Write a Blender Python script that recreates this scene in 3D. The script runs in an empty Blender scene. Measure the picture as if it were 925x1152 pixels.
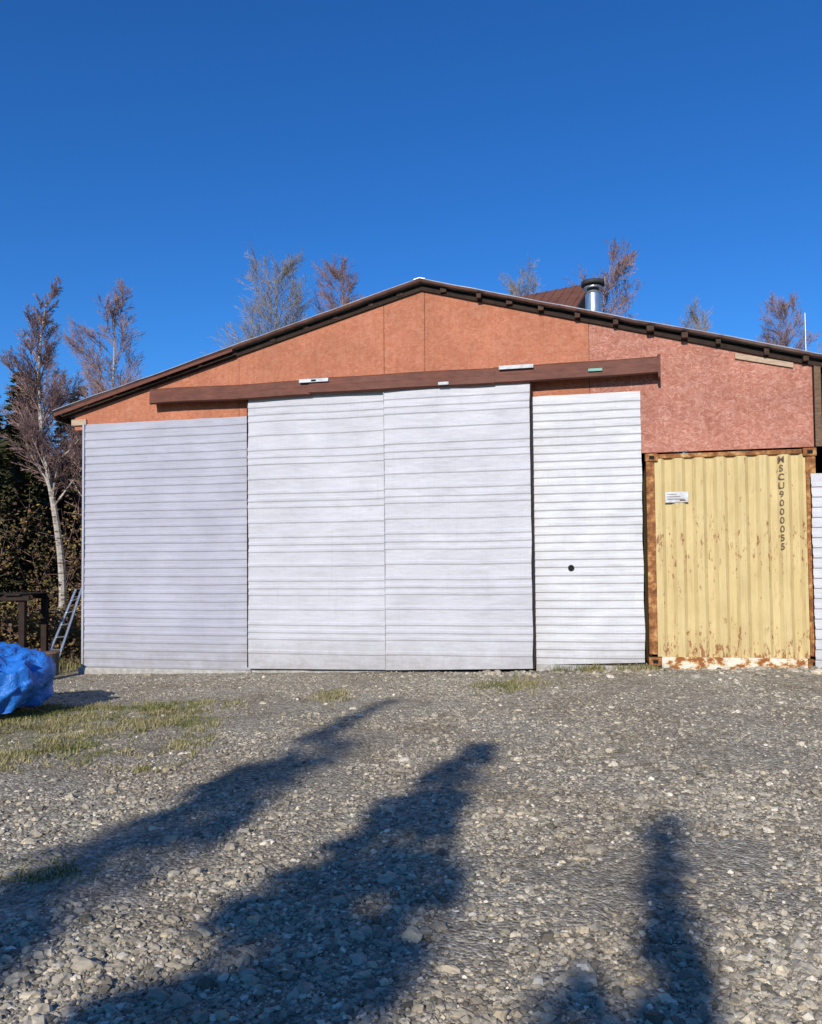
import bpy, math, random
import numpy as np
from mathutils import Vector, Matrix, noise, Euler
random.seed(7); rng=np.random.default_rng(7)
sc=bpy.context.scene
sc.view_settings.view_transform='Standard'
try: sc.view_settings.look='None'
except Exception: pass
sc.view_settings.exposure=0
COL=sc.collection
SUN_EL=27.0; SUN_AZ=17.0
# ------------------------------------------------------------ helpers
def link(o,parent=None):
    COL.objects.link(o)
    if parent: o.parent=parent
    return o
def empty(name,loc=(0,0,0),rz=0):
    e=bpy.data.objects.new(name,None); e.empty_display_size=.2
    e.location=loc; e.rotation_euler=(0,0,rz); return link(e)
class MB:
    def __init__(s): s.v=[]; s.f=[]; s.m=[]
    def face(s,pts,m=0):
        n=len(s.v); s.v.extend([tuple(p) for p in pts]); s.f.append(tuple(range(n,n+len(pts)))); s.m.append(m)
    def box(s,x0,x1,y0,y1,z0,z1,m=0):
        n=len(s.v)
        s.v+= [(x0,y0,z0),(x1,y0,z0),(x1,y1,z0),(x0,y1,z0),(x0,y0,z1),(x1,y0,z1),(x1,y1,z1),(x0,y1,z1)]
        for q in ((0,3,2,1),(4,5,6,7),(0,1,5,4),(1,2,6,5),(2,3,7,6),(3,0,4,7)):
            s.f.append(tuple(n+i for i in q)); s.m.append(m)
    def tube(s,a,b,ra,rb,k=5,m=0,cap=False):
        a=Vector(a); b=Vector(b); d=(b-a)
        if d.length<1e-6: return
        d.normalize(); t=d.orthogonal().normalized(); w=d.cross(t)
        n=len(s.v)
        for c,r in ((a,ra),(b,rb)):
            for i in range(k):
                an=2*math.pi*i/k; p=c+(t*math.cos(an)+w*math.sin(an))*r; s.v.append((p.x,p.y,p.z))
        for i in range(k):
            j=(i+1)%k; s.f.append((n+i,n+j,n+k+j,n+k+i)); s.m.append(m)
        if cap:
            s.f.append(tuple(n+k+i for i in range(k))); s.m.append(m)
            s.f.append(tuple(n+i for i in reversed(range(k)))); s.m.append(m)
    def prism(s,poly,y0,y1,m=0):
        n=len(s.v); k=len(poly)
        s.v+=[(p[0],y0,p[1]) for p in poly]+[(p[0],y1,p[1]) for p in poly]
        s.f.append(tuple(range(n,n+k))); s.m.append(m)
        s.f.append(tuple(reversed(range(n+k,n+2*k)))); s.m.append(m)
        for i in range(k):
            j=(i+1)%k; s.f.append((n+j,n+i,n+k+i,n+k+j)); s.m.append(m)
    def mesh(s,name,mats,smooth=False):
        me=bpy.data.meshes.new(name); me.from_pydata(s.v,[],s.f)
        for m in mats: me.materials.append(m)
        me.polygons.foreach_set('material_index',s.m)
        if smooth: me.polygons.foreach_set('use_smooth',[len(f)==4 for f in s.f])
        me.update(); return me
    def obj(s,name,mats,parent=None,smooth=False):
        return link(bpy.data.objects.new(name,s.mesh(name,mats,smooth)),parent)
def bevel(o,w=.006,seg=2):
    md=o.modifiers.new('bev','BEVEL'); md.width=w; md.segments=seg; md.limit_method='ANGLE'; return o
# ------------------------------------------------------------ materials
class Mat:
    def __init__(s,name,rough=.8,spec=.3,metal=0):
        s.m=bpy.data.materials.new(name); s.m.use_nodes=True; s.nt=s.m.node_tree; s.N=s.nt.nodes; s.L=s.nt.links
        s.b=s.N['Principled BSDF']; s.b.inputs['Roughness'].default_value=rough
        s.b.inputs['Specular IOR Level'].default_value=spec; s.b.inputs['Metallic'].default_value=metal
        s.tc=s.N.new('ShaderNodeTexCoord')
    def coord(s,scale=(1,1,1),rot=(0,0,0)):
        mp=s.N.new('ShaderNodeMapping'); mp.inputs['Scale'].default_value=scale; mp.inputs['Rotation'].default_value=rot
        s.L.new(s.tc.outputs['Object'],mp.inputs['Vector']); return mp.outputs['Vector']
    def noise(s,scale,detail=5,rough=.6,co=None,dist=0):
        n=s.N.new('ShaderNodeTexNoise'); n.inputs['Scale'].default_value=scale; n.inputs['Detail'].default_value=min(detail,4.5)
        n.inputs['Roughness'].default_value=rough; n.inputs['Distortion'].default_value=dist
        s.L.new(co or s.tc.outputs['Object'],n.inputs['Vector']); return n.outputs['Fac']
    def voro(s,scale,co=None,out='Color',feature='F1'):
        n=s.N.new('ShaderNodeTexVoronoi'); n.feature=feature; n.inputs['Scale'].default_value=scale
        s.L.new(co or s.tc.outputs['Object'],n.inputs['Vector']); return n.outputs[out]
    def ramp(s,fac,stops,interp='LINEAR'):
        r=s.N.new('ShaderNodeValToRGB'); r.color_ramp.interpolation=interp
        e=r.color_ramp.elements
        cc=lambda c:(c[0],c[1],c[2],1) if hasattr(c,'__len__') else (c,c,c,1)
        e[1].position=stops[-1][0]; e[1].color=cc(stops[-1][1]); e[0].position=stops[0][0]; e[0].color=cc(stops[0][1])
        for p,c in stops[1:-1]:
            k=e.new(p); k.color=cc(c)
        s.L.new(fac,r.inputs['Fac']); return r.outputs['Color']
    def mix(s,fac,a,b,mode='MIX'):
        n=s.N.new('ShaderNodeMix'); n.data_type='RGBA'; n.blend_type=mode
        for ii,v in ((0,fac),(6,a),(7,b)):
            sk=n.inputs[ii]
            if isinstance(v,bpy.types.NodeSocket): s.L.new(v,sk)
            elif hasattr(v,'__len__'): sk.default_value=(v[0],v[1],v[2],1)
            else: sk.default_value=v if ii==0 else (v,v,v,1)
        return n.outputs[2]
    def math(s,op,a,b=0):
        n=s.N.new('ShaderNodeMath'); n.operation=op
        for sk,v in ((n.inputs[0],a),(n.inputs[1],b)):
            if isinstance(v,bpy.types.NodeSocket): s.L.new(v,sk)
            else: sk.default_value=v
        return n.outputs[0]
    def sep(s,co=None):
        n=s.N.new('ShaderNodeSeparateXYZ'); s.L.new(co or s.tc.outputs['Object'],n.inputs[0]); return n.outputs
    def maprange(s,v,a,b,c=0,d=1):
        n=s.N.new('ShaderNodeMapRange'); n.interpolation_type='SMOOTHSTEP'
        s.L.new(v,n.inputs[0])
        for i,k in enumerate((a,b,c,d)): n.inputs[1+i].default_value=k
        return n.outputs[0]
    def color(s,c):
        if isinstance(c,bpy.types.NodeSocket): s.L.new(c,s.b.inputs['Base Color'])
        else: s.b.inputs['Base Color'].default_value=(c[0],c[1],c[2],1)
        return s
    def bump(s,h,strength=.3,dist=.01):
        n=s.N.new('ShaderNodeBump'); n.inputs['Strength'].default_value=strength; n.inputs['Distance'].default_value=dist
        s.L.new(h,n.inputs['Height']); s.L.new(n.outputs[0],s.b.inputs['Normal']); return s
def siding_mat(name,c,c2,dirt=(.25,.23,.21),rough=.5):
    M=Mat(name,rough,.3)
    a=M.ramp(M.noise(1.3,4),[(.35,c2),(.65,c)])
    sx=M.coord((.6,1,9))
    b=M.mix(M.ramp(M.noise(3,6,.7,sx),[(.45,0),(.8,.30)]),a,dirt)
    st=M.coord((14,1,.5))
    b=M.mix(M.ramp(M.noise(2.5,6,.7,st),[(.55,0),(.85,.25)]),b,(.27,.21,.16))
    z=M.sep()[2]
    low=M.maprange(z,.75,-.1)
    b=M.mix(M.math('MULTIPLY',low,M.ramp(M.noise(6,6,.7),[(.3,.15),(.75,.8)])),b,(.24,.215,.18))
    M.color(b); M.bump(M.noise(3.5,3,.5,M.coord((1,1,2.5))),.4,.03)
    return M.m
m_sidL=siding_mat('siding_lavender',(.40,.395,.445),(.345,.34,.385))
m_sidD=siding_mat('siding_door_white',(.505,.495,.515),(.445,.435,.455))
m_sidR=siding_mat('siding_white',(.58,.57,.575),(.51,.50,.505))
def osb_mat(name,c1,c2,c3,patch,pa):
    M=Mat(name,.78,.2)
    warp=M.N.new('ShaderNodeVectorMath'); warp.operation='MULTIPLY_ADD'
    n=M.N.new('ShaderNodeTexNoise'); n.inputs['Scale'].default_value=9; M.L.new(M.tc.outputs['Object'],n.inputs['Vector'])
    M.L.new(n.outputs['Color'],warp.inputs[0]); warp.inputs[1].default_value=(.2,.2,.2); M.L.new(M.tc.outputs['Object'],warp.inputs[2])
    def co(sc_,rot):
        mp=M.N.new('ShaderNodeMapping'); mp.inputs['Scale'].default_value=sc_; mp.inputs['Rotation'].default_value=rot
        M.L.new(warp.outputs[0],mp.inputs['Vector']); return mp.outputs['Vector']
    v1=M.voro(1,co((18,1,60),(0,.5,0))); v2=M.voro(1,co((30,1,50),(0,-.9,0)))
    g1=M.sep(v1)[0]; g2=M.sep(v2)[1]
    mm=M.math('ADD',M.math('MULTIPLY',g1,.5),M.math('MULTIPLY',g2,.5))
    c=M.ramp(mm,[(.12,c2),(.5,c1),(.9,c3)])
    big=M.ramp(M.noise(1.1,5,.7),[(.35,.80),(.7,1.12)])
    c=M.mix(1,c,big,'MULTIPLY')
    c=M.mix(M.ramp(M.noise(3.2,5,.75,M.coord((1,1,1.6))),[(.52,0),(.72,pa)]),c,patch)
    st=M.noise(2,6,.7,M.coord((9,1,.6)))
    c=M.mix(M.ramp(st,[(.48,0),(.78,.45)]),c,(c2[0]*.68,c2[1]*.68,c2[2]*.7))
    M.color(c); M.bump(mm,.25,.005); return M.m
m_osbL=osb_mat('osb_painted_orange',(.44,.16,.085),(.375,.128,.066),(.48,.20,.12),(.50,.24,.16),.4)
m_osbR=osb_mat('osb_painted_pink',(.42,.17,.115),(.33,.12,.08),(.53,.27,.205),(.54,.31,.25),.45)
def simple(name,c,c2,scale=6,rough=.7,metal=0,spec=.3,bump=.2,co=(1,1,1),bd=.005,det=6):
    M=Mat(name,rough,spec,metal); k=M.coord(co); n=M.noise(scale,det,.65,k)
    M.color(M.ramp(n,[(.32,c2),(.68,c)]))
    if bump: M.bump(n,bump,bd)
    return M.m
m_brown=simple('brown_metal_flashing',(.165,.058,.036),(.10,.036,.024),5,.6,0,.2,.15,(1,1,3),.01)
m_wood=simple('weathered_wood',(.20,.12,.07),(.09,.055,.035),9,.85,co=(1,1,6))
m_purlin=simple('purlin_end_grain',(.085,.045,.028),(.035,.02,.014),9,.85)
m_darkwood=simple('shade_darkened_wood',(.040,.023,.016),(.018,.011,.008),9,.9)  # wood tone darkened to carry the black shadow under the roof edge
m_palewood=simple('pale_wood',(.50,.37,.26),(.33,.23,.15),9,.8,co=(1,1,8))
m_galv=simple('galvanised_roof',(.48,.49,.50),(.30,.30,.31),7,.4,.6,.5,.1)
m_pipe=simple('stovepipe_steel',(.62,.62,.64),(.42,.41,.42),5,.28,.85,.5,.1,(3,3,1))
m_soot=simple('sooty_metal',(.06,.055,.05),(.02,.02,.02),8,.7)
m_conc=simple('concrete',(.44,.42,.38),(.26,.24,.21),10,.9,bump=.5)
m_white=simple('white_paint_scrap',(.62,.62,.61),(.36,.36,.36),9,.6)
m_green=simple('green_scrap',(.20,.40,.33),(.14,.30,.25),9,.6)
m_black=simple('black_void',(.01,.01,.01),(.006,.006,.006),9,.9)
m_rubber=simple('dark_gap',(.05,.045,.045),(.02,.02,.02),9,.9)
m_alu=simple('aluminium',(.55,.56,.58),(.38,.38,.40),9,.35,.8,.5,.1)
m_rust=Mat('rusted_steel',.85,.2); m_rust.color(m_rust.ramp(m_rust.noise(9,8,.7),[(.25,(.07,.028,.015)),(.48,(.25,.10,.035)),(.58,(.40,.19,.07)),(.70,(.52,.38,.17))])); m_rust.bump(m_rust.noise(30,6,.7),.4,.006); m_rust=m_rust.m
def container_mat():
    M=Mat('container_yellow_paint',.6,.3)
    base=M.ramp(M.noise(1.6,5,.6),[(.3,(.50,.375,.165)),(.7,(.59,.455,.215))])
    st=M.noise(2,7,.75,M.coord((10,3,.8)))
    base=M.mix(M.ramp(st,[(.46,0),(.75,.55)]),base,(.38,.26,.11))
    base=M.mix(M.ramp(M.noise(2.2,7,.8,M.coord((22,6,.9))),[(.56,0),(.74,.7)]),base,(.30,.155,.06))
    r=M.noise(7,9,.78,M.coord((2.6,1,.8)))
    z=M.sep()[2]
    m1=M.math('MULTIPLY',M.maprange(z,1.1,1.8),M.maprange(z,2.5,1.9))
    low=M.maprange(z,1.0,.2)
    thr=M.math('ADD',M.math('MULTIPLY',m1,.065),M.math('MULTIPLY',low,.13))
    rr=M.math('ADD',r,thr)
    base=M.mix(M.ramp(rr,[(.625,0),(.675,.92)]),base,(.25,.10,.037))
    M.color(base); M.bump(M.noise(5,4,.5),.2,.02); return M.m
m_cont=container_mat()
M=Mat('container_peeled_sill',.8,.2)
M.color(M.ramp(M.noise(4.5,8,.72,M.coord((1,1,1.6))),[(.44,(.26,.09,.03)),(.48,(.50,.32,.13)),(.52,(.62,.55,.43)),(.7,(.70,.64,.53))])); M.bump(M.noise(12,6,.7),.5,.01); m_sill=M.m
m_text=simple('stencil_paint',(.10,.06,.03),(.16,.10,.05),20,.7,bump=0)
M=Mat('birch_bark',.8,.2); M.color(M.ramp(M.noise(5,7,.75,M.coord((1,1,4))),[(.38,(.08,.06,.05)),(.47,(.36,.31,.26)),(.7,(.52,.47,.41))])); m_birch=M.m
m_twig=simple('twigs_mauve',(.33,.21,.18),(.19,.115,.10),2,.85,bump=0)
m_twig2=simple('twigs_grey',(.36,.31,.26),(.22,.18,.15),2,.85,bump=0)
m_bark=simple('spruce_bark',(.12,.085,.06),(.05,.035,.025),8,.95,bump=.4)
def leafmat(name,c,t=.0):
    M=Mat(name,.7,.2)
    M.color(M.ramp(M.noise(.9,4),[(.3,tuple(x*.6 for x in c)),(.7,tuple(x*1.2 for x in c))])); return M.m
m_needle=leafmat('spruce_needles',(.060,.062,.024))
m_lolive=leafmat('leaf_olive',(.13,.105,.038)); m_lyel=leafmat('leaf_yellow',(.34,.24,.07)); m_lbr=leafmat('leaf_brown',(.16,.095,.048)); m_lred=leafmat('leaf_rust',(.22,.09,.055))
m_gr1=leafmat('grass_green',(.17,.175,.05)); m_gr2=leafmat('grass_straw',(.36,.30,.14)); 
# ------------------------------------------------------------ ground
def sstep(a,b,x):
    t=max(0,min(1,(x-a)/(b-a))); return t*t*(3-2*t)
def gh(x,y):
    t=sstep(4,11.2,y); xx=max(-8,min(9,x))
    z=t*(.03+.026*xx)
    r=math.hypot(x,y)
    if r<60:
        z+=.035*noise.noise((x*.45,y*.45,1.3))*sstep(14,9,y)*.8+.016*noise.noise((x*1.7,y*1.7,4.1))
    z+=.07*math.exp(-((x-4.0)**2/2.2+(y-10.7)**2/.35))*sstep(11.5,11,y)
    return z
def axis(lo,hi,step,far):
    a=list(np.arange(lo,hi+1e-6,step)); s=step
    x=hi; 
    while x<far: s*=1.22; x+=s; a.append(x)
    x=lo; s=step
    while x>-far: s*=1.22; x-=s; a.insert(0,x)
    return np.array(a)
xs=axis(-8,8.5,.055,900); ys=axis(1,13,.055,900)
nx,ny=len(xs),len(ys)
V=np.zeros((ny,nx,3),np.float32)
for j,y in enumerate(ys):
    for i,x in enumerate(xs):
        z=gh(x,y)
        if -8<x<8.5 and 1<y<13: z+=.014*noise.noise((x*6,y*6,0))+.011*noise.noise((x*16,y*16,3))
        V[j,i]=(x,y,z)
idx=np.arange(nx*ny).reshape(ny,nx)
F=np.stack([idx[:-1,:-1],idx[:-1,1:],idx[1:,1:],idx[1:,:-1]],-1).reshape(-1,4)
def np_mesh(name,V,F,mats,smooth=True,mi=None):
    me=bpy.data.meshes.new(name); V=np.asarray(V,np.float32).reshape(-1,3); F=np.asarray(F,np.int32); k=F.shape[1]
    me.vertices.add(len(V)); me.vertices.foreach_set('co',V.ravel())
    me.loops.add(F.size); me.loops.foreach_set('vertex_index',F.ravel())
    me.polygons.add(len(F)); me.polygons.foreach_set('loop_start',np.arange(0,F.size,k,dtype=np.int32))
    me.polygons.foreach_set('loop_total',np.full(len(F),k,np.int32))
    me.polygons.foreach_set('use_smooth',np.full(len(F),smooth))
    for m in mats: me.materials.append(m)
    me.update(calc_edges=True); return me
def bigtone(M,c):
    """metre-scale colour drift shared by the ground sheet and the loose stones"""
    c=M.mix(1,c,M.ramp(M.noise(.7,4,.65),[(.3,(.88,.80,.69)),(.7,(1.14,1.09,.99))]),'MULTIPLY')
    return M.mix(M.ramp(M.noise(1.4,4,.7,M.coord((1,.7,1))),[(.50,0),(.72,.55)]),c,(.18,.14,.09))
def ground_mat():
    M=Mat('gravel_ground',.95,.1)
    v=M.voro(46); g=M.sep(v)[0]
    v2=M.voro(120); g2=M.sep(v2)[1]
    c=M.ramp(g,[(.1,(.17,.155,.125)),(.5,(.34,.315,.265)),(.85,(.46,.43,.365)),(.97,(.75,.71,.62))])
    c2=M.ramp(g2,[(.1,(.15,.135,.11)),(.9,(.52,.48,.41))])
    c=M.mix(.45,c,c2)
    c=bigtone(M,c)
    c=M.mix(1,c,M.ramp(M.noise(14,4,.7),[(.36,(.66,.65,.64)),(.58,(1.12,1.12,1.12))]),'MULTIPLY')
    P=M.sep(); x,y=P[0],P[1]
    wob=M.noise(1.3,5,.7)
    xa=M.math('ADD',x,M.math('MULTIPLY',wob,2.2))
    left=M.math('MULTIPLY',M.maprange(xa,-1.3,-2.9),M.math('MULTIPLY',M.maprange(y,6.3,7.3),M.maprange(y,10.4,9.2)))
    far=M.maprange(xa,-4.7,-5.6)
    far2=M.maprange(y,16,24); far3=M.maprange(x,9,13); far4=M.maprange(y,-4,-9)
    t=M.math('MAXIMUM',M.math('MAXIMUM',left,far),M.math('MAXIMUM',M.math('MAXIMUM',far2,far3),far4))
    rn=M.noise(4,5,.75)
    t=M.math('MULTIPLY',t,M.ramp(rn,[(.40,.1),(.6,.9)]))
    turf=M.ramp(M.noise(9,5,.75),[(.3,(.12,.115,.045)),(.55,(.22,.20,.075)),(.75,(.36,.30,.14))])
    c=M.mix(t,c,turf)
    M.color(c)
    h=M.math('ADD',M.math('MULTIPLY',M.voro(46,out='Distance'),-.7),M.math('MULTIPLY',M.noise(50,4,.7),.8))
    M.bump(h,1.0,.02); return M.m
gm=np_mesh('ground',V,F,[ground_mat()]); link(bpy.data.objects.new('ground',gm))
# ------------------------------------------------------------ gravel stones (one object)
def ico(sub):
    import bmesh
    bm=bmesh.new(); bmesh.ops.create_icosphere(bm,subdivisions=sub,radius=1)
    v=np.array([p.co[:] for p in bm.verts],np.float32); f=np.array([[q.index for q in p.verts] for p in bm.faces],np.int32); bm.free(); return v,f
def stone_mat():
    M=Mat('gravel_stones',.85,.15)
    at=M.N.new('ShaderNodeAttribute'); at.attribute_name='shade'
    c=M.ramp(at.outputs['Fac'],[(0,(.13,.12,.10)),(.35,(.29,.27,.23)),(.62,(.43,.40,.34)),(.8,(.48,.41,.30)),(1,(.72,.68,.60))])
    c=bigtone(M,c)
    c=M.mix(1,c,M.ramp(M.noise(35,4,.7),[(.3,(.76,.76,.76)),(.7,(1.15,1.15,1.15))]),'MULTIPLY')
    M.color(c); return M.m
def stones(n,smin,smax,sub,pos):
    v0,f0=ico(sub); T=[]
    for k in range(8):
        d=np.array([noise.noise((a*1.3+k*9,b*1.3,c*1.3)) for a,b,c in v0]); w=v0*(1+.75*d)[:,None]; T.append(w)
    T=np.array(T)
    k=rng.integers(0,8,n); W=T[k].copy()
    s=smin*(smax/smin)**(rng.random(n)**2.0)
    dims=np.stack([s*rng.uniform(.75,1.35,n),s*rng.uniform(.6,1.0,n),s*rng.uniform(.35,.7,n)],1)
    W=W*dims[:,None,:]
    tl=rng.normal(0,.25,n); c,si=np.cos(tl)[:,None],np.sin(tl)[:,None]
    y=W[:,:,1]*c-W[:,:,2]*si; z=W[:,:,1]*si+W[:,:,2]*c; W[:,:,1]=y; W[:,:,2]=z
    a=rng.uniform(0,6.283,n); c,si=np.cos(a)[:,None],np.sin(a)[:,None]
    x=W[:,:,0]*c-W[:,:,1]*si; y=W[:,:,0]*si+W[:,:,1]*c; W[:,:,0]=x; W[:,:,1]=y
    P=np.array([pos() for _ in range(n)])
    Z=np.array([gh(px,py)+.014*noise.noise((px*6,py*6,0)) for px,py in P])+dims[:,2]*.20
    W[:,:,0]+=P[:,0:1]; W[:,:,1]+=P[:,1:2]; W[:,:,2]+=Z[:,None]
    nv=v0.shape[0]; FF=f0[None]+ (np.arange(n)*nv)[:,None,None]
    sh=np.clip(rng.normal(.45,.24,n),0,1); sh=np.where(rng.random(n)<.06,rng.uniform(.82,1,n),sh)
    return W.reshape(-1,3),FF.reshape(-1,3),np.repeat(sh,f0.shape[0])
TH=math.radians(12)
def wally(x): return 12.4-math.tan(TH)*x
def pos_a():
    while True:
        y=1.9*(13.6/1.9)**(random.random()**.9); x=random.uniform(-.62,.62)*y+random.uniform(-.3,.3)
        if y>wally(x)-.05 : continue
        d=noise.noise((x*.8,y*.8,7))+.5*noise.noise((x*2.5,y*2.5,2))
        if random.random()<.6+1.3*d: 
            if x<-2.2 and 6.8<y<10.4 and random.random()<.75: continue
            return x,y
def pos_b():
    while True:
        x=random.uniform(.5,5.6); y=wally(x)-.1-abs(random.gauss(0,.45))
        if y>3: return x,y
parts=[stones(60000,.006,.018,1,pos_a),stones(11000,.012,.028,1,pos_a),stones(1300,.020,.040,2,pos_a),stones(130,.030,.055,2,pos_a),stones(300,.02,.075,2,pos_b)]
VV=[];FF=[];SH=[];o=0
for v,f,s in parts: VV.append(v); FF.append(f+o); SH.append(s); o+=len(v)
me=np_mesh('gravel',np.concatenate(VV),np.concatenate(FF),[stone_mat()],False)
at=me.attributes.new('shade','FLOAT','FACE'); at.data.foreach_set('value',np.concatenate(SH).astype(np.float32))
link(bpy.data.objects.new('gravel',me))
# ------------------------------------------------------------ workshop building
W=empty('metal_sided_workshop',(0,12.4,0),-TH)
RU,RZ,SL=.21,6.02,.272
def roofz(u): return RZ-SL*abs(u-RU)
def corr(name,u0,u1,z0,z1,v,ribs,mat,depth=.018,wav=.006,nu=26,axis='x',seed=0,parent=W,z0b=None,rw=.022):
    prof=[(z0,0)]
    for r in sorted(ribs):
        if r-rw*1.8<=prof[-1][0] or r+rw*1.8>=z1: continue
        prof+=[(r-rw*1.3,0),(r-rw*.6,-depth),(r+rw*.6,-depth),(r+rw*1.3,0)]
    prof.append((z1,0))
    vs=[];fs=[]
    for k,(z,d) in enumerate(prof):
        for i in range(nu+1):
            u=u0+(u1-u0)*i/nu
            w=wav*(noise.noise((u*1.3+seed,z*1.1,seed))+.5*noise.noise((u*3+seed,z*4,seed+3)))
            zz=z+.012*noise.noise((u*.9+seed*2,z*.5,5.5))*(1 if 0<k<len(prof)-1 else 0)
            if z0b is not None and k==0: zz=z0+(z0b-z0)*i/nu
            if k==len(prof)-1: zz+=.006*noise.noise((u*3,seed,1))
            dd=v+d+w; uu=u
            if i in (0,nu) and axis=='x': uu+=.012*noise.noise((z*2.2,seed,i))
            vs.append((uu,dd,zz) if axis=='x' else (dd,u,zz))
    n=nu+1
    for k in range(len(prof)-1):
        for i in range(nu):
            a=k*n+i; fs.append((a,a+1,a+n+1,a+n))
    me=bpy.data.meshes.new(name); me.from_pydata(vs,[],fs); me.materials.append(mat); me.update()
    o=link(bpy.data.objects.new(name,me),parent)
    md=o.modifiers.new('sol','SOLIDIFY'); md.thickness=.003; md.offset=1
    return o
def rl(z0,z1,s,jit=0,seed=1):
    r=random.Random(seed); out=[];z=z0+s*.6
    while z<z1:
        out.append(z+r.uniform(-jit,jit)); z+=s
    return out
corr('left_siding_panel',-5.64,-2.58,-.05,4.11,-.03,rl(-.05,4.1,.137,.004),m_sidL,.011,.010,z0b=.05,rw=.026,seed=2)
corr('right_siding_panel',1.84,3.46,.16,4.18,-.035,rl(.1,4.18,.122,.004),m_sidR,.016,.022,z0b=.22,rw=.029,seed=5)
dr=[]
for k,z in enumerate(np.arange(.3,4.37,.232)):
    dr.append(z+random.uniform(-.008,.008))
    if k%3==1: dr.append(z+.105)
corr('sliding_door_left_leaf',-2.64,-.355,.04,4.40,-.13,dr,m_sidD,.011,.018,z0b=.06,seed=8,rw=.028)
corr('sliding_door_right_leaf',-.375,1.86,.06,4.40,-.168,[z+.012 for z in dr],m_sidD,.011,.018,z0b=.12,seed=11,rw=.028)
b=MB()
b.box(-2.655,-2.645,-.15,-.04,.06,4.38,1); b.box(1.868,1.890,-.19,-.04,.12,4.38,1)
b.box(-.382,-.374,-.190,-.13,.08,4.36,2)
b.box(-2.60,1.84,-.115,-.05,.09,4.36,1)
b.obj('door_frame',[m_galv,m_darkwood,m_sidL],W)
b=MB(); b.box(-5.62,3.44,.0,.12,-.3,4.0); b.obj('front_wall_framing',[m_darkwood],W)
b=MB(); b.box(-5.72,-2.62,-.09,.1,-.4,.0); b.box(1.9,3.46,-.10,.1,-.3,.17); b.box(-2.62,1.9,-.06,.1,-.4,.05)
bevel(b.obj('concrete_footing',[m_conc],W),.015)
def osb(name,ua,ub,zb,mat,v):
    poly=[(ua,zb),(ub,zb),(ub,roofz(ub)-.03)]
    if ua<RU<ub: poly.append((RU,RZ-.03))
    poly.append((ua,roofz(ua)-.03))
    b=MB(); b.prism(poly,v,v+.015); bevel(b.obj(name,[mat],W),.003,1)
osb('gable_sheathing_far_west',-5.86,-2.85,4.02,m_osbL,-.013)
osb('gable_sheathing_west',-2.846,-.406,4.02,m_osbL,-.0145)
osb('gable_sheathing_mid',-.401,.246,4.02,m_osbL,-.0135)
osb('gable_sheathing_east',.251,2.738,4.02,m_osbL,-.0125)
osb('gable_sheathing_pink',2.743,5.80,3.27,m_osbR,-.015)
b=MB(); b.prism([(-5.8,3.95),(3.45,3.95),(3.45,3.3),(5.78,3.3),(5.78,roofz(5.78)-.06),(RU,RZ-.06),(-5.8,roofz(-5.8)-.06)],.004,.05)
b.obj('gable_backing',[m_darkwood],W)
b=MB(); b.box(5.815,5.90,-.05,.05,3.27,roofz(5.9)-.06,0)
b.box(5.92,6.35,-.02,.0,.1,roofz(6.35)-.06,1)
for k in range(4): b.box(5.93+.105*k,6.02+.105*k,-.045,-.022,.12,roofz(6.36)-.1-.02*(k%2),0)
b.obj('corner_boards',[m_wood,m_darkwood],W)
b=MB()
p=[(4.78,roofz(4.78)-.20),(5.55,roofz(5.55)-.17),(5.55,roofz(5.55)-.10),(4.78,roofz(4.78)-.12)]
b.prism(p,-.045,-.019,0)
b.prism([(-5.9,4.10),(-5.62,4.10),(-5.62,4.2),(-5.9,4.2)],-.05,-.02,0)
b.obj('nailed_boards',[m_palewood],W)
def roof(name,sgn):
    L=6.38; vs=[];fs=[]; vv=np.arange(-.20,10.3,.05)
    for k,v in enumerate(vv):
        d=.02 if (k%5)in(0,) else 0
        for i in range(25):
            uu=L*i/24; sag=.018*noise.noise((uu*.8*sgn,v*.3,2))+.008*noise.noise((uu*3*sgn,v,6))
            vs.append((RU+sgn*uu,v+.02*noise.noise((uu*2.2,sgn*3,0))*(k==0),RZ-SL*uu+.035+d+sag))
    n=25
    for k in range(len(vv)-1):
        for i in range(24):
            a=k*n+i; fs.append((a,a+1,a+n+1,a+n) if sgn>0 else (a,a+n,a+n+1,a+1))
    me=bpy.data.meshes.new(name); me.from_pydata(vs,[],fs); me.materials.append(m_galv); me.update()
    o=link(bpy.data.objects.new(name,me),W); md=o.modifiers.new('s','SOLIDIFY'); md.thickness=.014; md.offset=0
roof('roof_west_slope',-1); roof('roof_east_slope',1)
b=MB()
for s in (-1,1):
    p=[(RU,RZ-.01),(RU+s*6.3,RZ-SL*6.3-.01),(RU+s*6.3,RZ-SL*6.3-.085),(RU,RZ-.085)]
    b.prism(p if s>0 else p[::-1],-.05,-.019,0)  # rafter strip, its dark colour doubling as the shadow band below the sheet
    d=.35
    while d<6.3:
        u=RU+s*d; z=RZ-SL*d; w=.05+.05*random.random(); h=.050+.035*random.random(); ex=random.uniform(.07,.16)
        if s<0: h*=.7; ex=.06
        b.box(u-w/2,u+w/2,-ex,-.052,z-h,z+.012,1)
        b.box(u-w/2,u+w/2,.06,10.1,z-h,z+.012,0)
        d+=random.uniform(.40,.66)
    if s<0:
        e0=3.1
        p=[(RU+s*e0,RZ-SL*e0+.012),(RU+s*6.36,RZ-SL*6.36+.012),(RU+s*6.36,RZ-SL*6.36-.05),(RU+s*e0,RZ-SL*e0-.03)]
        b.prism(p[::-1],-.185,-.165,2)
    ue=RU+s*6.34; b.box(min(ue,ue+s*.03),max(ue,ue+s*.03),-.16,10.1,RZ-SL*6.36-.10,RZ-SL*6.36+.01,1)
b.obj('roof_timbers',[m_darkwood,m_purlin,m_brown],W)
b=MB()
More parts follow.
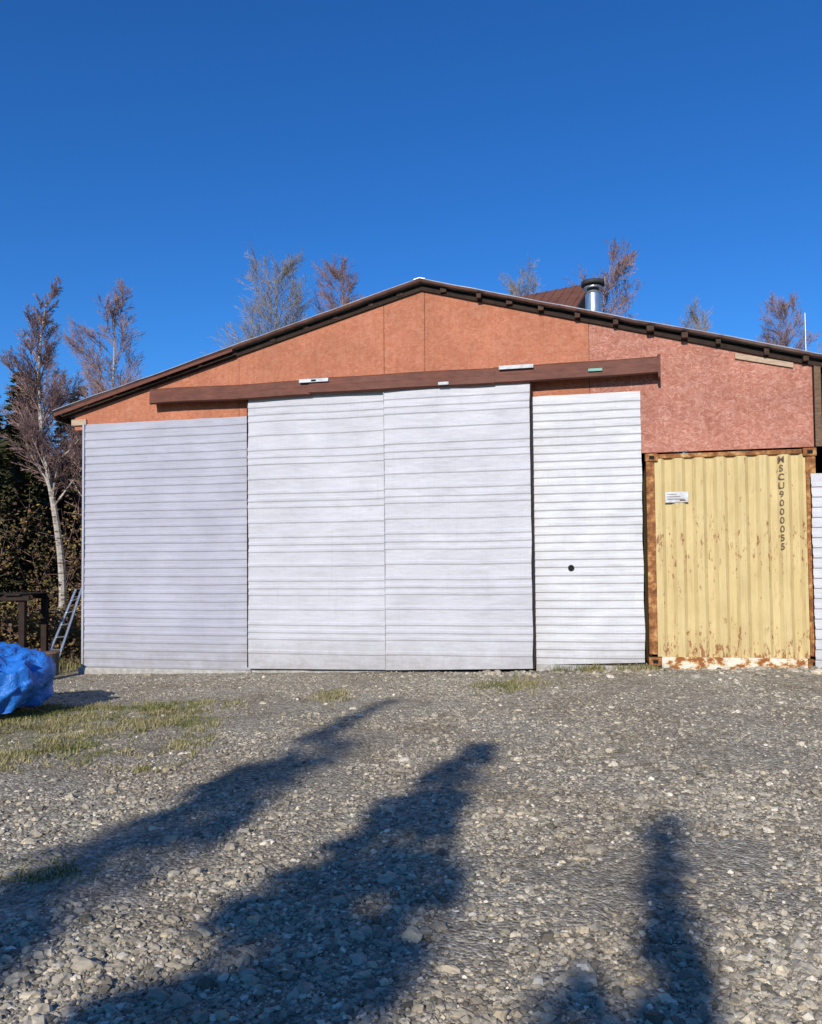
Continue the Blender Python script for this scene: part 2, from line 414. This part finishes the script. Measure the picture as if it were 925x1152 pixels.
for s in (-1,1):
    p=[(RU,RZ+.066),(RU+s*.09,RZ+.042),(RU+s*.09,RZ+.034),(RU,RZ+.058)]
    b.prism(p if s>0 else p[::-1],-.210,10.3,0)
b.obj('ridge_cap',[m_galv],W)
corr('west_side_wall',0.0,10.0,-.3,4.2,-5.66,rl(-.1,4.2,.24),m_sidL,-.018,.01,nu=40,axis='y',seed=21)
corr('back_wall',-5.64,6.3,-.3,4.2,10.0,rl(-.1,4.2,.24),m_sidL,-.018,.01,nu=40,seed=22)
b=MB(); b.prism([(-5.64,4.1),(6.3,4.1),(6.3,roofz(6.3)-.05),(RU,RZ-.05),(-5.64,roofz(-5.64)-.05)],9.95,9.98); b.obj('back_gable',[m_wood],W)
b=MB(); b.box(6.3,6.34,0,10,-.2,4.2); b.obj('east_side_wall',[m_wood],W)
b=MB(); b.box(-5.68,-5.645,-.06,.0,-.1,4.12); b.obj('corner_trim',[m_sidL],W)
b=MB()
def hdr(ua,ub,za,zb,out,m=0,tilt=0):
    prof=[(-.02,zb),(-out*.86,zb-.03),(-out,zb-.055),(-out,zb-.15),(-out-.012,zb-.16),(-out-.012,za+.02),(-out+.02,za),(-out+.02,za+.01),(-.02,za+.04)]
    n=len(b.v); k=len(prof); nu=24
    for i in range(nu+1):
        u=ua+(ub-ua)*i/nu
        for (v,z) in prof:
            b.v.append((u,v+.014*noise.noise((u*1.1,z*3,9)),z+.018*noise.noise((u*.9,3,v))+tilt*(i/nu)))
    for i in range(nu):
        for j in range(k):
            q=(j+1)%k; b.f.append((n+i*k+j,n+(i+1)*k+j,n+(i+1)*k+q,n+i*k+q)); b.m.append(m)
    b.f.append(tuple(n+j for j in range(k))); b.m.append(m)
    b.f.append(tuple(n+nu*k+j for j in reversed(range(k)))); b.m.append(m)
hdr(-4.33,-1.55,4.345,4.63,.225); hdr(-1.57,1.35,4.365,4.65,.245); hdr(1.33,3.72,4.375,4.66,.235)
b.box(3.70,3.735,-.25,-.02,4.33,4.66,0)
b.obj('door_track_cover',[m_brown],W)
b=MB()
for (ua,ub,za,zb) in ((-1.72,-1.24,4.545,4.60),(1.42,1.93,4.565,4.62)):
    b.box(ua,ub,-.278,-.268,za,zb,0)
b.box(-1.52,-1.44,-.282,-.2785,4.555,4.585,2)
b.box(.50,.66,-.278,-.268,4.385,4.43,0)
b.box(2.72,2.92,-.274,-.262,4.46,4.50,1)
bevel(b.obj('patched_flashing_scraps',[m_white,m_green,m_black],W),.003,1)
b=MB()
n=24
for r0,r1,v0,v1,m in ((.036,.046,-.070,-.066,0),):
    for i in range(n):
        a0,a1=2*math.pi*i/n,2*math.pi*(i+1)/n
        b.face([(2.43+r0*math.cos(a0),v0,1.6+r0*math.sin(a0)),(2.43+r0*math.cos(a1),v0,1.6+r0*math.sin(a1)),(2.43+r1*math.cos(a1),v1,1.6+r1*math.sin(a1)),(2.43+r1*math.cos(a0),v1,1.6+r1*math.sin(a0))],0)
b.face([(2.43+.037*math.cos(2*math.pi*i/n),-.0695,1.6+.037*math.sin(2*math.pi*i/n)) for i in range(n)],1)
b.obj('round_latch_hole',[m_rubber,m_black],W)
b=MB(); px,py=2.87,3.0
b.tube((px,py,4.6),(px,py,6.68),.145,.145,28)
for zz in (5.75,6.3): b.tube((px,py,zz),(px,py,zz+.035),.152,.152,28,cap=True)
b.tube((px,py,6.68),(px,py,6.74),.15,.11,28); b.tube((px,py,6.74),(px,py,6.86),.105,.105,24,1)
b.tube((px,py,6.78),(px,py,6.82),.17,.17,28,0,True)
b.tube((px,py,6.85),(px,py,6.92),.215,.215,28,1,True); b.tube((px,py,6.922),(px,py,6.95),.21,.05,28,0,True)
b.obj('stovepipe_chimney',[m_pipe,m_soot],W,True)
# ------------------------------------------------------------ shipping container
C=empty('shipping_container',(0,12.4,0),-TH)
cu0,cu1=3.52,5.80; zb,zt=.18,3.25
b=MB()
b.box(cu0,cu0+.12,-.075,.06,zb+.16,zt-.12,0); b.box(cu1-.13,cu1,-.075,.06,zb+.16,zt-.12,0)
b.box(cu0+.16,cu1-.17,-.06,.05,zt-.075,zt-.01,0)
bevel(b.obj('corner_posts_and_top_rail',[m_rust],C),.012)
b=MB()
for u in (cu0-.01,cu1-.165):
    for z in (zb,zt-.118):
        b.box(u,u+.178,-.095,.085,z,z+.118,0)
bevel(b.obj('corner_castings',[m_rust],C),.015)
b=MB()
for u in (cu0+.045,cu1-.11):
    for z in (zb+.035,zt-.085): b.box(u,u+.07,-.098,-.0952,z,z+.05,0)
b.obj('casting_slots',[m_black],C)
b=MB(); b.box(cu0+.17,cu1-.166,-.085,.05,zb-.14,zb+.13,0); bevel(b.obj('bottom_sill',[m_sill],C),.01)
pts=[]; u=cu0+.12; per=.285; a=.105; sl=.05; dep=.04
pts.append((u,0))
while u<cu1-.14:
    pts+=[(u+a*.9,0),(u+a*.9+sl,dep),(u+per-sl,dep),(u+per,0)]; u+=per
pts=[(min(p[0],cu1-.13),p[1]) for p in pts]
b=MB(); nz=14; z0,z1=zb+.13,zt-.075
for (u,d) in pts:
    for k in range(nz+1):
        z=z0+(z1-z0)*k/nz; b.v.append((u+.004*noise.noise((u*3,z*2,1)),-.055+d+.008*noise.noise((u*2,z*1.4,6)),z))
for i in range(len(pts)-1):
    for k in range(nz):
        q=i*(nz+1)+k; b.f.append((q,q+nz+1,q+nz+2,q+1)); b.m.append(0)
b.obj('corrugated_end_wall',[m_cont],C)
b=MB(); b.box(cu0+.01,cu0+.05,.06,6.0,zb,zt-.03); b.box(cu1-.05,cu1-.01,.06,6.0,zb,zt-.03); b.box(cu0+.05,cu1-.05,.06,6,zt-.07,zt-.03); b.box(cu0+.05,cu1-.05,.06,6,zb,zb+.1); b.box(cu0+.05,cu1-.05,5.96,6,zb+.1,zt-.07)
b.obj('side_and_roof_shell',[m_cont],C)
b=MB(); b.box(3.78,4.10,-.068,-.0615,2.53,2.685,0); bevel(b.obj('notice_plate',[m_white],C),.002,1)
b=MB()
for k in range(3):
    b.box(3.81,3.94+.05*((k*7)%3),-.0700,-.0685,2.645-.035*k,2.653-.035*k,0)
b.box(3.98,4.06,-.07,-.0685,2.55,2.57,0)
b.obj('notice_print',[m_text],C)
cv=bpy.data.curves.new('serial','FONT'); cv.body='M\nS\nC\nU\n9\n0\n0\n0\n0\n5\n5'; cv.size=.125; cv.align_x='CENTER'; cv.space_line=.98; cv.offset=.0016
cv.materials.append(m_text)
t=bpy.data.objects.new('stencilled_serial_letters',cv); t.location=(5.35,-.0665,3.06); t.rotation_euler=(math.radians(90),0,0); link(t,C)
S=empty('white_metal_side_panel',(0,12.4,0),-TH)
corr('panel_sheet',5.71,7.3,.12,2.88,-.16,rl(.1,2.88,.14),m_sidR,.02,.01,parent=S,seed=31)
b=MB(); b.box(5.75,5.82,-.14,-.09,.0,2.84); b.box(7.2,7.27,-.14,-.09,.0,2.84); b.obj('panel_studs',[m_wood],S)
# ------------------------------------------------------------ house behind
H=empty('brown_roofed_house',(3.95,21.0,1.35),math.radians(-30))
b=MB(); b.box(-7,-.25,.3,5.7,-1.4,6.55); b.face([(-.25,.3,6.55),(-.25,5.7,6.55),(-.25,3,8.6)]); b.face([(-7,.3,6.55),(-7,5.7,6.55),(-7,3,8.6)]); b.obj('house_walls',[m_wood],H)
b=MB(); 
def quadslab(p,t,m):
    q=[(x,y,z-t) for x,y,z in p]; b.face(p,m); b.face(q[::-1],m)
    for i in range(4):
        j=(i+1)%4; b.face([p[j],p[i],q[i],q[j]],m)
quadslab([(-7.4,-.2,6.25),(0,-.2,6.25),(0,3,8.75),(-7.4,3,8.75)],.09,0)
quadslab([(-7.4,3.002,8.75),(0,3.002,8.75),(0,6.2,6.25),(-7.4,6.2,6.25)],.09,0)
for k in range(24): 
    x=-7.3+.31*k; p=[(x,-.2,6.275),(x+.03,-.2,6.275),(x+.03,3,8.775),(x,3,8.775)]; quadslab(p,.024,0)
b.obj('house_roof',[simple('brown_metal_roof',(.16,.065,.04),(.11,.045,.028),3,.6)],H)
b=MB()
for x in (-6,-3.5,-1.6):
    b.box(x,x+.9,.26,.29,4.2,5.4,0); b.box(x-.06,x+.96,.22,.258,5.4,5.48,1); b.box(x-.06,x+.96,.2,.258,4.12,4.2,1)
b.obj('house_windows',[m_black,m_white],H)
# ------------------------------------------------------------ trees
def bare_tree(name,h,seed,mats,spread=.16,lean=(0,0),trunk_r=.085,first=.30,nb=34,asc=.75,bend=.3,k3=1.3):
    r=random.Random(seed); b=MB()
    n=16; P=[]
    ph=r.uniform(0,6)
    for i in range(n+1):
        t=i/n
        P.append(Vector((lean[0]*t*h+bend*math.sin(ph+t*3.2)*t*(1-t)*2, lean[1]*t*h+bend*math.cos(ph+t*2.3)*t*(1-t)*2, t*h*.96)))
    def at(t):
        k=min(n-1,int(t*n)); return P[k].lerp(P[k+1],t*n-k)
    for i in range(n):
        t0,t1=i/n,(i+1)/n
        b.tube(P[i],P[i+1],trunk_r*(1-t0)**.8+.008,trunk_r*(1-t1)**.8+.008,8,0)
    def branch(p,d,L,rad,lvl):
        ns=(5,4,3,2)[lvl]
        q=p.copy(); dd=d.copy()
        for i in range(ns):
            dd=(dd+Vector((r.gauss(0,.10),r.gauss(0,.10),r.gauss(.07,.07)))).normalized()
            q2=q+dd*(L/ns); ra=rad*(1-i/ns*.75); rb=rad*(1-(i+1)/ns*.75)
            b.tube(q,q2,max(ra,.0038),max(rb,.0034),4 if lvl<1 else 3,0 if rad>.024 else 1)
            if lvl<3 and (i>0 or lvl>0):
                k=(2.4,1.9,k3)[lvl]
                kk=int(k)+(r.random()<k-int(k))
                for _ in range(kk):
                    ax=Vector((r.gauss(0,1),r.gauss(0,1),r.gauss(0,.6))); ax=(ax-dd*ax.dot(dd)).normalized()
                    nd=(dd*1.0+ax*r.uniform(.45,.85)).normalized()
                    branch(q.lerp(q2,r.random()),nd,L*r.uniform(.38,.62)*(1-.4*i/ns),rad*.5,lvl+1)
            q=q2
    for i in range(nb):
        t=first+(1-first)*(i+r.random())/nb; t=min(t,.985)
        a=r.uniform(0,6.283); L=h*spread*(1.28-t)*r.uniform(.65,1.3)*1.6
        d=Vector((math.cos(a),math.sin(a),asc*r.uniform(.7,1.6))).normalized()
        branch(at(t),d,L,trunk_r*.33*(1.15-t)+.006,0)
    return b.mesh(name,mats)
def place(name,me,x,y,s=1,rz=0,parent=None,w=1):
    o=bpy.data.objects.new(name,me); o.location=(x,y,gh(x,y)-.05); o.rotation_euler=(0,0,rz); o.scale=(s*w,s*w,s); return link(o,parent)
MV=[m_birch,m_twig]; MG=[m_twig2,m_twig2]
tA=bare_tree('birch_a',8.2,3,MV,.12,(-.035,0),.088,.40,34,1.1,.6,1.2)
tB=bare_tree('birch_b',9.4,5,MV,.17,(.0,0),.08,.28,34,.9,.3)
tC=bare_tree('bare_c',13,8,MG,.18,(0,0),.13,.50,36,1.0,.3,1.1)
tD=bare_tree('bare_d',13.4,12,[m_twig,m_twig],.15,(0,0),.12,.45,40,1.1,.2,1.6)
place('birch_tree',tA,-7.0,15.9,.93)
place('birch_tree',tB,-8.2,22,1,.5)
place('bare_poplar_tree',tC,-4.8,29,1,0)
place('bare_birch_tree',tD,-2.5,30)
place('bare_poplar_tree',tC,4.7,35,1.10,2)
place('bare_birch_tree',tB,7.7,31,1.44,1.1,None,1.15)
place('bare_poplar_tree',tC,12.9,35,.97,4)
place('bare_birch_tree',tD,15.0,31.5,.90,.7)
place('bare_birch_tree',tB,-11.0,24,.85,2.5)
place('bare_birch_tree',tB,-10.4,27,.9,4.1)
def spruce(name,h,seed,rad=.16,dens=1.0,ns=9):
    r=random.Random(seed); b=MB()
    b.tube((0,0,0),(0,0,h*.55),h*.012+.03,h*.008+.02,7,0); b.tube((0,0,h*.55),(0,0,h),h*.008+.02,.006,5,0)
    z=h*.06
    while z<h-.05:
        dt=h-z; nb=int((5+3*r.random())*dens)+1
        gap=r.random()<.08
        for k in range(nb):
            if gap and r.random()<.6: continue
            a=r.uniform(0,6.283); L=(rad*dt*r.uniform(.55,1.15)+.07)
            if dt>h*.75: L*=.8*r.random()+.3
            dr_=r.uniform(-.45,-.05); d=Vector((math.cos(a),math.sin(a),dr_)).normalized()
            side=Vector((-math.sin(a),math.cos(a),0)); p=Vector((0,0,z+r.uniform(-.05,.05)))
            b.tube(p,p+d*L,.012,.004,3,0)
            n=max(3,int(ns*L/.9)+2)
            for i in range(n):
                t=(i+.6)/n; c=p+d*(L*t)+Vector((0,0,-.08*t*t*L)); wl=(.10+.20*L*(1-t)*.8)*r.uniform(.7,1.3)
                for s in (-1,1):
                    e=c+side*(s*wl)+d*(wl*.7)+Vector((0,0,r.uniform(-.09,.02)))
                    w=d*(.035+.02*r.random())
                    up=Vector((0,0,.03))
                    b.face([c-w,c+w,e+w*.4+up*.3,e-w*.4-up],1)
                if r.random()<.5:
                    b.face([c-side*.03,c+side*.03,c+d*.1+Vector((0,0,.05))+side*.015,c+d*.1+Vector((0,0,.05))-side*.015],1)
        z+=r.uniform(.10,.20)*(1 if h<12 else 1.4)
    return b.mesh(name,[m_bark,m_needle])
sp1=spruce('spruce_a',9,1,.155,1.0); sp2=spruce('spruce_b',8,2,.19,1.1); sp3=spruce('spruce_c',7,3,.14,1.0)
for me,h0,(bx,by),h,rz,wd in ((sp1,9,(-5.9,-8.7),10,0,.62),(sp1,9,(-7.4,-14.7),12,2,.78),(sp2,8,(-3.85,-7.4),8,1,1.08),(sp2,8,(-4.6,-11.3),8.5,3,1.0),(sp3,7,(-2.3,-7.6),7,.5,.72),(sp3,7,(-3.17,-9.7),7,2.2,1.45)):
    place('spruce_tree',me,bx,by,h/h0,rz,None,wd)
for x,y,h,me,h0,rz in ((-10.2,21.5,7.1,sp1,9,1),(-11.0,22.5,7.7,sp3,7,2),(-10.0,24,7.6,sp3,7,.3),(-12,20,7.6,sp2,8,5),(-9.6,26,7.4,sp1,9,3),
    (-9.5,19.2,6.5,sp3,7,1.4),(-8.9,20.3,5.7,sp1,9,2.9),(-8.9,18.4,5.3,sp3,7,4.2),(-10.5,19.8,6.9,sp1,9,.2),(-7.6,19.5,4.6,sp3,7,5.1),(-9.4,17.6,6.2,sp1,9,4.4)):
    place('spruce_tree',me,x,y,h/h0,rz,None,1.3)
# ------------------------------------------------------------ brush
def brush(name,n,seed,area,hmax,leafs,mats,ls=1.0):
    r=random.Random(seed); b=MB()
    for _ in range(n):
        x,y=area(r); g=gh(x,y); h=hmax*r.uniform(.55,1.0)
        for s in range(r.randint(4,7)):
            a=r.uniform(0,6.283); d=Vector((math.cos(a)*.28,math.sin(a)*.28,1)).normalized(); p=Vector((x+r.gauss(0,.15),y+r.gauss(0,.15),g)); L=h*r.uniform(.7,1.0)
            pts=[p]
            for i in range(5):
                d=(d+Vector((r.gauss(0,.1),r.gauss(0,.1),.02))).normalized(); q=pts[-1]+d*(L/5); b.tube(pts[-1],q,.02*(1-i/6),.02*(1-(i+1)/6),3,0); pts.append(q)
            for k in range(18):
                t=r.uniform(.12,1)*4.99; i=int(t); c=pts[i].lerp(pts[i+1],t-i); e=c+Vector((r.gauss(0,.33),r.gauss(0,.33),r.gauss(.15,.25)))*(.5+.25*L/3)
                b.tube(c,e,.007,.004,3,0)
                mi=1+min(3,int(abs(r.gauss(0,1.5))))
                for _l in range(leafs):
                    q=c.lerp(e,r.uniform(.3,1.15))+Vector((r.gauss(0,.09),r.gauss(0,.09),r.gauss(0,.09)))
                    u=Vector((r.gauss(0,1),r.gauss(0,1),r.gauss(0,1))).normalized(); v=u.orthogonal().normalized(); s_=r.uniform(.025,.05)*ls
                    b.face([q-u*s_,q+v*s_*.6,q+u*s_,q-v*s_*.6],mi if r.random()<.8 else 1+r.randint(0,3))
    return b.obj(name,mats)
BM=[m_twig,m_lolive,m_lbr,m_lyel,m_lred]
brush('alder_brush',28,4,lambda r:(r.uniform(-11,-6.0),r.uniform(17,21)),4.6,9,BM)
brush('willow_thicket',40,5,lambda r:(r.uniform(-15,-6.0),r.uniform(22,28)),7.2,10,BM,1.3)
brush('weedy_undergrowth',22,6,lambda r:(r.uniform(-9.5,-6.0),r.uniform(14.3,16.2)),1.3,8,BM)
FR=empty('distant_forest')
r=random.Random(99)
far_bare=bare_tree('forest_bare',9,31,[m_twig,m_twig],.2,(0,0),.09,.2,24,.8,.3,.8)
for k in range(170):
    a=r.uniform(0,6.283); R_=r.uniform(44,70) ; x=R_*math.sin(a); y=R_*math.cos(a)+6
    hh=r.uniform(5.0,7.5) if (y>0 and abs(x)<R_*.55) else r.uniform(7,12)
    me,h0=r.choice(((sp1,9),(sp2,8),(sp3,7),(far_bare,9),(far_bare,9)))
    if y<0: y-=12
    o=place('forest_tree_part',me,x,y,hh/h0,r.uniform(0,6),FR,1.8)
for k in range(46):
    y=r.uniform(30,46); x=-y*r.uniform(.38,.75); me,h0=r.choice(((sp1,9),(sp2,8),(far_bare,9),(sp3,7)))
    place('forest_tree_part',me,x,y,r.uniform(7.5,11)*y/42/h0,r.uniform(0,6),FR,1.3)
# ------------------------------------------------------------ grass tufts
def grass(name,n,area,hh,seed,mats=(m_gr1,m_gr2)):
    r=random.Random(seed); b=MB()
    for _ in range(n):
        x,y=area(r); g=gh(x,y); mi=0 if noise.noise((x*1.5,y*1.5,8))+r.gauss(0,.3)>.08 else 1
        for k in range(r.randint(5,9)):
            a=r.uniform(0,6.283); h=hh*r.uniform(.3,1.1); px_,py_=x+r.gauss(0,.035),y+r.gauss(0,.035); w=.0035
            ca,sa=math.cos(a),math.sin(a); l=h*r.uniform(.3,1.3)
            b.face([(px_-sa*w,py_+ca*w,g),(px_+sa*w,py_-ca*w,g),(px_+ca*l*.4+sa*w*.8,py_+sa*l*.4-ca*w*.8,g+h*.65),(px_+ca*l*.4-sa*w*.8,py_+sa*l*.4+ca*w*.8,g+h*.65)],mi)
            b.face([(px_+ca*l*.4-sa*w*.8,py_+sa*l*.4+ca*w*.8,g+h*.65),(px_+ca*l*.4+sa*w*.8,py_+sa*l*.4-ca*w*.8,g+h*.65),(px_+ca*l,py_+sa*l,g+h)],mi)
    return b.obj(name,list(mats))
def garea(r):
    while True:
        x=r.uniform(-6.5,-1.9); y=r.uniform(6.5,10.2)
        if noise.noise((x*.9,y*.9,3))+.7*noise.noise((x*3,y*3,1))+r.gauss(0,.22)>.05+.17*(x+3.6): return x,y
grass('grass',5200,garea,.050,1)
def tuft(cx,cy,sx_,sy_): return lambda r:(r.gauss(cx,sx_),r.gauss(cy,sy_))
grass('grass_tuft',130,tuft(1.35,10.5,.24,.28),.075,2)
grass('grass_tuft',60,tuft(-1.0,10.1,.12,.28),.075,3)
grass('grass_tuft',110,tuft(-1.95,4.3,.10,.10),.022,4)
grass('grass_tuft',60,tuft(2.6,11.65,.35,.06),.12,5)
grass('grass_tuft',60,tuft(3.3,11.55,.2,.05),.10,7)
grass('grass',1800,lambda r:(r.uniform(-9.5,-5.9),r.uniform(10,15.5)),.22,6)
# ------------------------------------------------------------ blue tarp pile
def tarp():
    M=Mat('blue_tarp_plastic',.42,.45)
    M.color(M.ramp(M.noise(3,5),[(.3,(.012,.12,.44)),(.7,(.03,.20,.64))])); M.bump(M.noise(11,6,.65,dist=.8),.8,.035); 
    cx,cy=-5.32,9.45; nu,nv=150,56; vs=[];fs=[]
    def ridge(x,y,z,f): return 1-2*abs(noise.noise((x*f,y*f,z*f)))
    for j in range(nv+1):
        t=j/nv
        for i in range(nu):
            a=2*math.pi*i/nu; ca,sa=math.cos(a),math.sin(a)
            e=.78
            rx=.96*(abs(ca)**e)*(1 if ca>0 else -1); ry=.66*(abs(sa)**e)*(1 if sa>0 else -1)
            if t<.45: k=(t/.45)**.8; z=.74-.22*k**2.2-.05*k
            else:
                q=(t-.45)/.55; k=1+.08*math.sin(q*3.1)-.14*q; z=.47-q*(.47+.04*math.sin(a*3))
            x=cx+rx*k; y=cy+ry*k
            z+=(.13*noise.noise((x*1.9,y*1.9,2))-.12*(1-t)*ca*k)*(1-max(0,t-.6))
            fold=(max(0,t-.30))*(.10*math.sin(a*7+3*noise.noise((ca*2,sa*2,t*2)))+.05*math.sin(a*19+5*t))
            n1=.050*ridge(x,y,z,2.6)+.042*ridge(x+4,y,z*.6,5.0)+.024*ridge(x,y+3,z,10)
            nn=Vector((ca,sa,.3)); 
            rt=max(0,ca)*.22*max(0,t-.5)
            x+=nn.x*(fold+n1*1.2)-rt; y+=nn.y*(fold+n1*1.2); z+=n1*(1.5 if t<.5 else .4)-.04
            z=max(z,gh(x,y)+.005+.02*abs(math.sin(a*13)))
            vs.append((x,y,z))
    for j in range(nv):
        for i in range(nu):
            k=(i+1)%nu; fs.append((j*nu+i,j*nu+k,(j+1)*nu+k,(j+1)*nu+i)[::-1])
    me=bpy.data.meshes.new('tarp'); me.from_pydata(vs,[],fs); me.materials.append(M.m)
    me.polygons.foreach_set('use_smooth',[True]*len(fs)); me.update()
    E=empty('tarp_covered_woodpile'); o=link(bpy.data.objects.new('blue_tarp',me),E)
    b=MB(); r=random.Random(3)
    for k in range(6):
        for q in range(2):
            y=cy-.28+q*.15+r.uniform(-.03,.03); z=.05+k%2*.14; x=cx-.65+r.uniform(-.05,.1)+(k//3)*.05
            b.tube((x,y+.15*(k//2),z),(x+1.0,y+.15*(k//2),z+.02),.07,.065,9,0,True)
    b.obj('stacked_logs',[m_wood],E)
tarp()
b=MB()
def P_(x,y,z): return Vector((x,y,z))
L0,L1=P_(-6.36,13.75,-.15),P_(-5.92,14.15,1.30); D0,D1=P_(-6.08,13.6,-.15),P_(-5.72,13.95,1.36)
b.tube(L0,L1,.024,.024,8,0,True); b.tube(D0,D1,.024,.024,8,0,True)
for k in range(1,7): b.tube(L0.lerp(L1,k/7),D0.lerp(D1,k/7),.014,.014,8,0,True)
b.obj('aluminium_ladder',[m_alu],None)
b=MB()
for x in (-8.6,-7.5,-6.45):
    for y in (13.3,14.1): b.box(x-.05,x+.05,y-.05,y+.05,-.2,1.14)
b.box(-9,-6.3,13.2,13.26,1.14,1.22); b.box(-9,-6.3,14.1,14.16,1.14,1.22)
for k in range(8): b.box(-9+.33*k,-9+.33*k+.26,13.15,14.25,1.223,1.25)
for k in range(5): b.tube((-8.9,13.4+.15*k,.15+.05*(k%2)),(-6.6,13.42+.15*k,.18+.05*(k%2)),.07,.06,8,0,True)
bevel(b.obj('timber_rack',[m_darkwood],None),.005,1)
b=MB(); b.tube((-5.80,12.9,-.05),(-5.80,12.9,.30),.12,.13,18,0,True); b.tube((-5.80,12.9,.30),(-5.80,12.9,.33),.14,.14,18,1,True)
b.obj('small_bucket',[m_soot,m_wood],None)
b=MB(); b.tube((0,0,0),(0,0,8.3),.03,.012,6,0,True)
for k in range(3): b.tube((-.12+.03*k,0,7.6+.2*k),(.12-.03*k,0,7.6+.2*k),.008,.008,5,0,True)
o=b.obj('radio_antenna_mast',[m_alu],None); o.location=(10.5,21,0)
# ------------------------------------------------------------ light, sky, camera
w=bpy.data.worlds.new('World'); sc.world=w; w.use_nodes=True; nt=w.node_tree
bg=nt.nodes['Background']; sky=nt.nodes.new('ShaderNodeTexSky'); sky.sky_type='NISHITA'; sky.sun_disc=False
sky.sun_elevation=math.radians(SUN_EL); sky.sun_rotation=math.radians(180+SUN_AZ); sky.air_density=1.0; sky.dust_density=.3; sky.ozone_density=3.0
hs=nt.nodes.new('ShaderNodeHueSaturation'); hs.inputs['Saturation'].default_value=1.22
mx=nt.nodes.new('ShaderNodeMix'); mx.data_type='RGBA'; mx.blend_type='MULTIPLY'; mx.inputs[0].default_value=1; mx.inputs[7].default_value=(.44,.88,1.34,1)
nt.links.new(sky.outputs[0],hs.inputs['Color']); nt.links.new(hs.outputs[0],mx.inputs[6]); nt.links.new(mx.outputs[2],bg.inputs[0]); bg.inputs[1].default_value=.108
sd=bpy.data.lights.new('sun','SUN'); sd.energy=5.0; sd.angle=math.radians(.53); sd.color=(1,.955,.88)
so=bpy.data.objects.new('sun',sd); d=Vector((math.sin(math.radians(SUN_AZ))*math.cos(math.radians(SUN_EL)),math.cos(math.radians(SUN_AZ))*math.cos(math.radians(SUN_EL)),-math.sin(math.radians(SUN_EL))))
so.rotation_euler=d.to_track_quat('-Z','Y').to_euler(); so.location=(-5,-15,12); link(so)
cd=bpy.data.cameras.new('camera'); cd.sensor_width=36; cd.lens=900/1152*36; cd.shift_y=33/1152; cd.clip_end=3000; cd.clip_start=.05
co=bpy.data.objects.new('camera',cd); co.location=(0,0,1.6)
co.rotation_euler=(Matrix.Rotation(math.radians(92),3,'X')@Matrix.Rotation(math.radians(-.5),3,'Z')).to_euler(); link(co); sc.camera=co
print('faces',sum(len(m.polygons) for m in bpy.data.meshes))
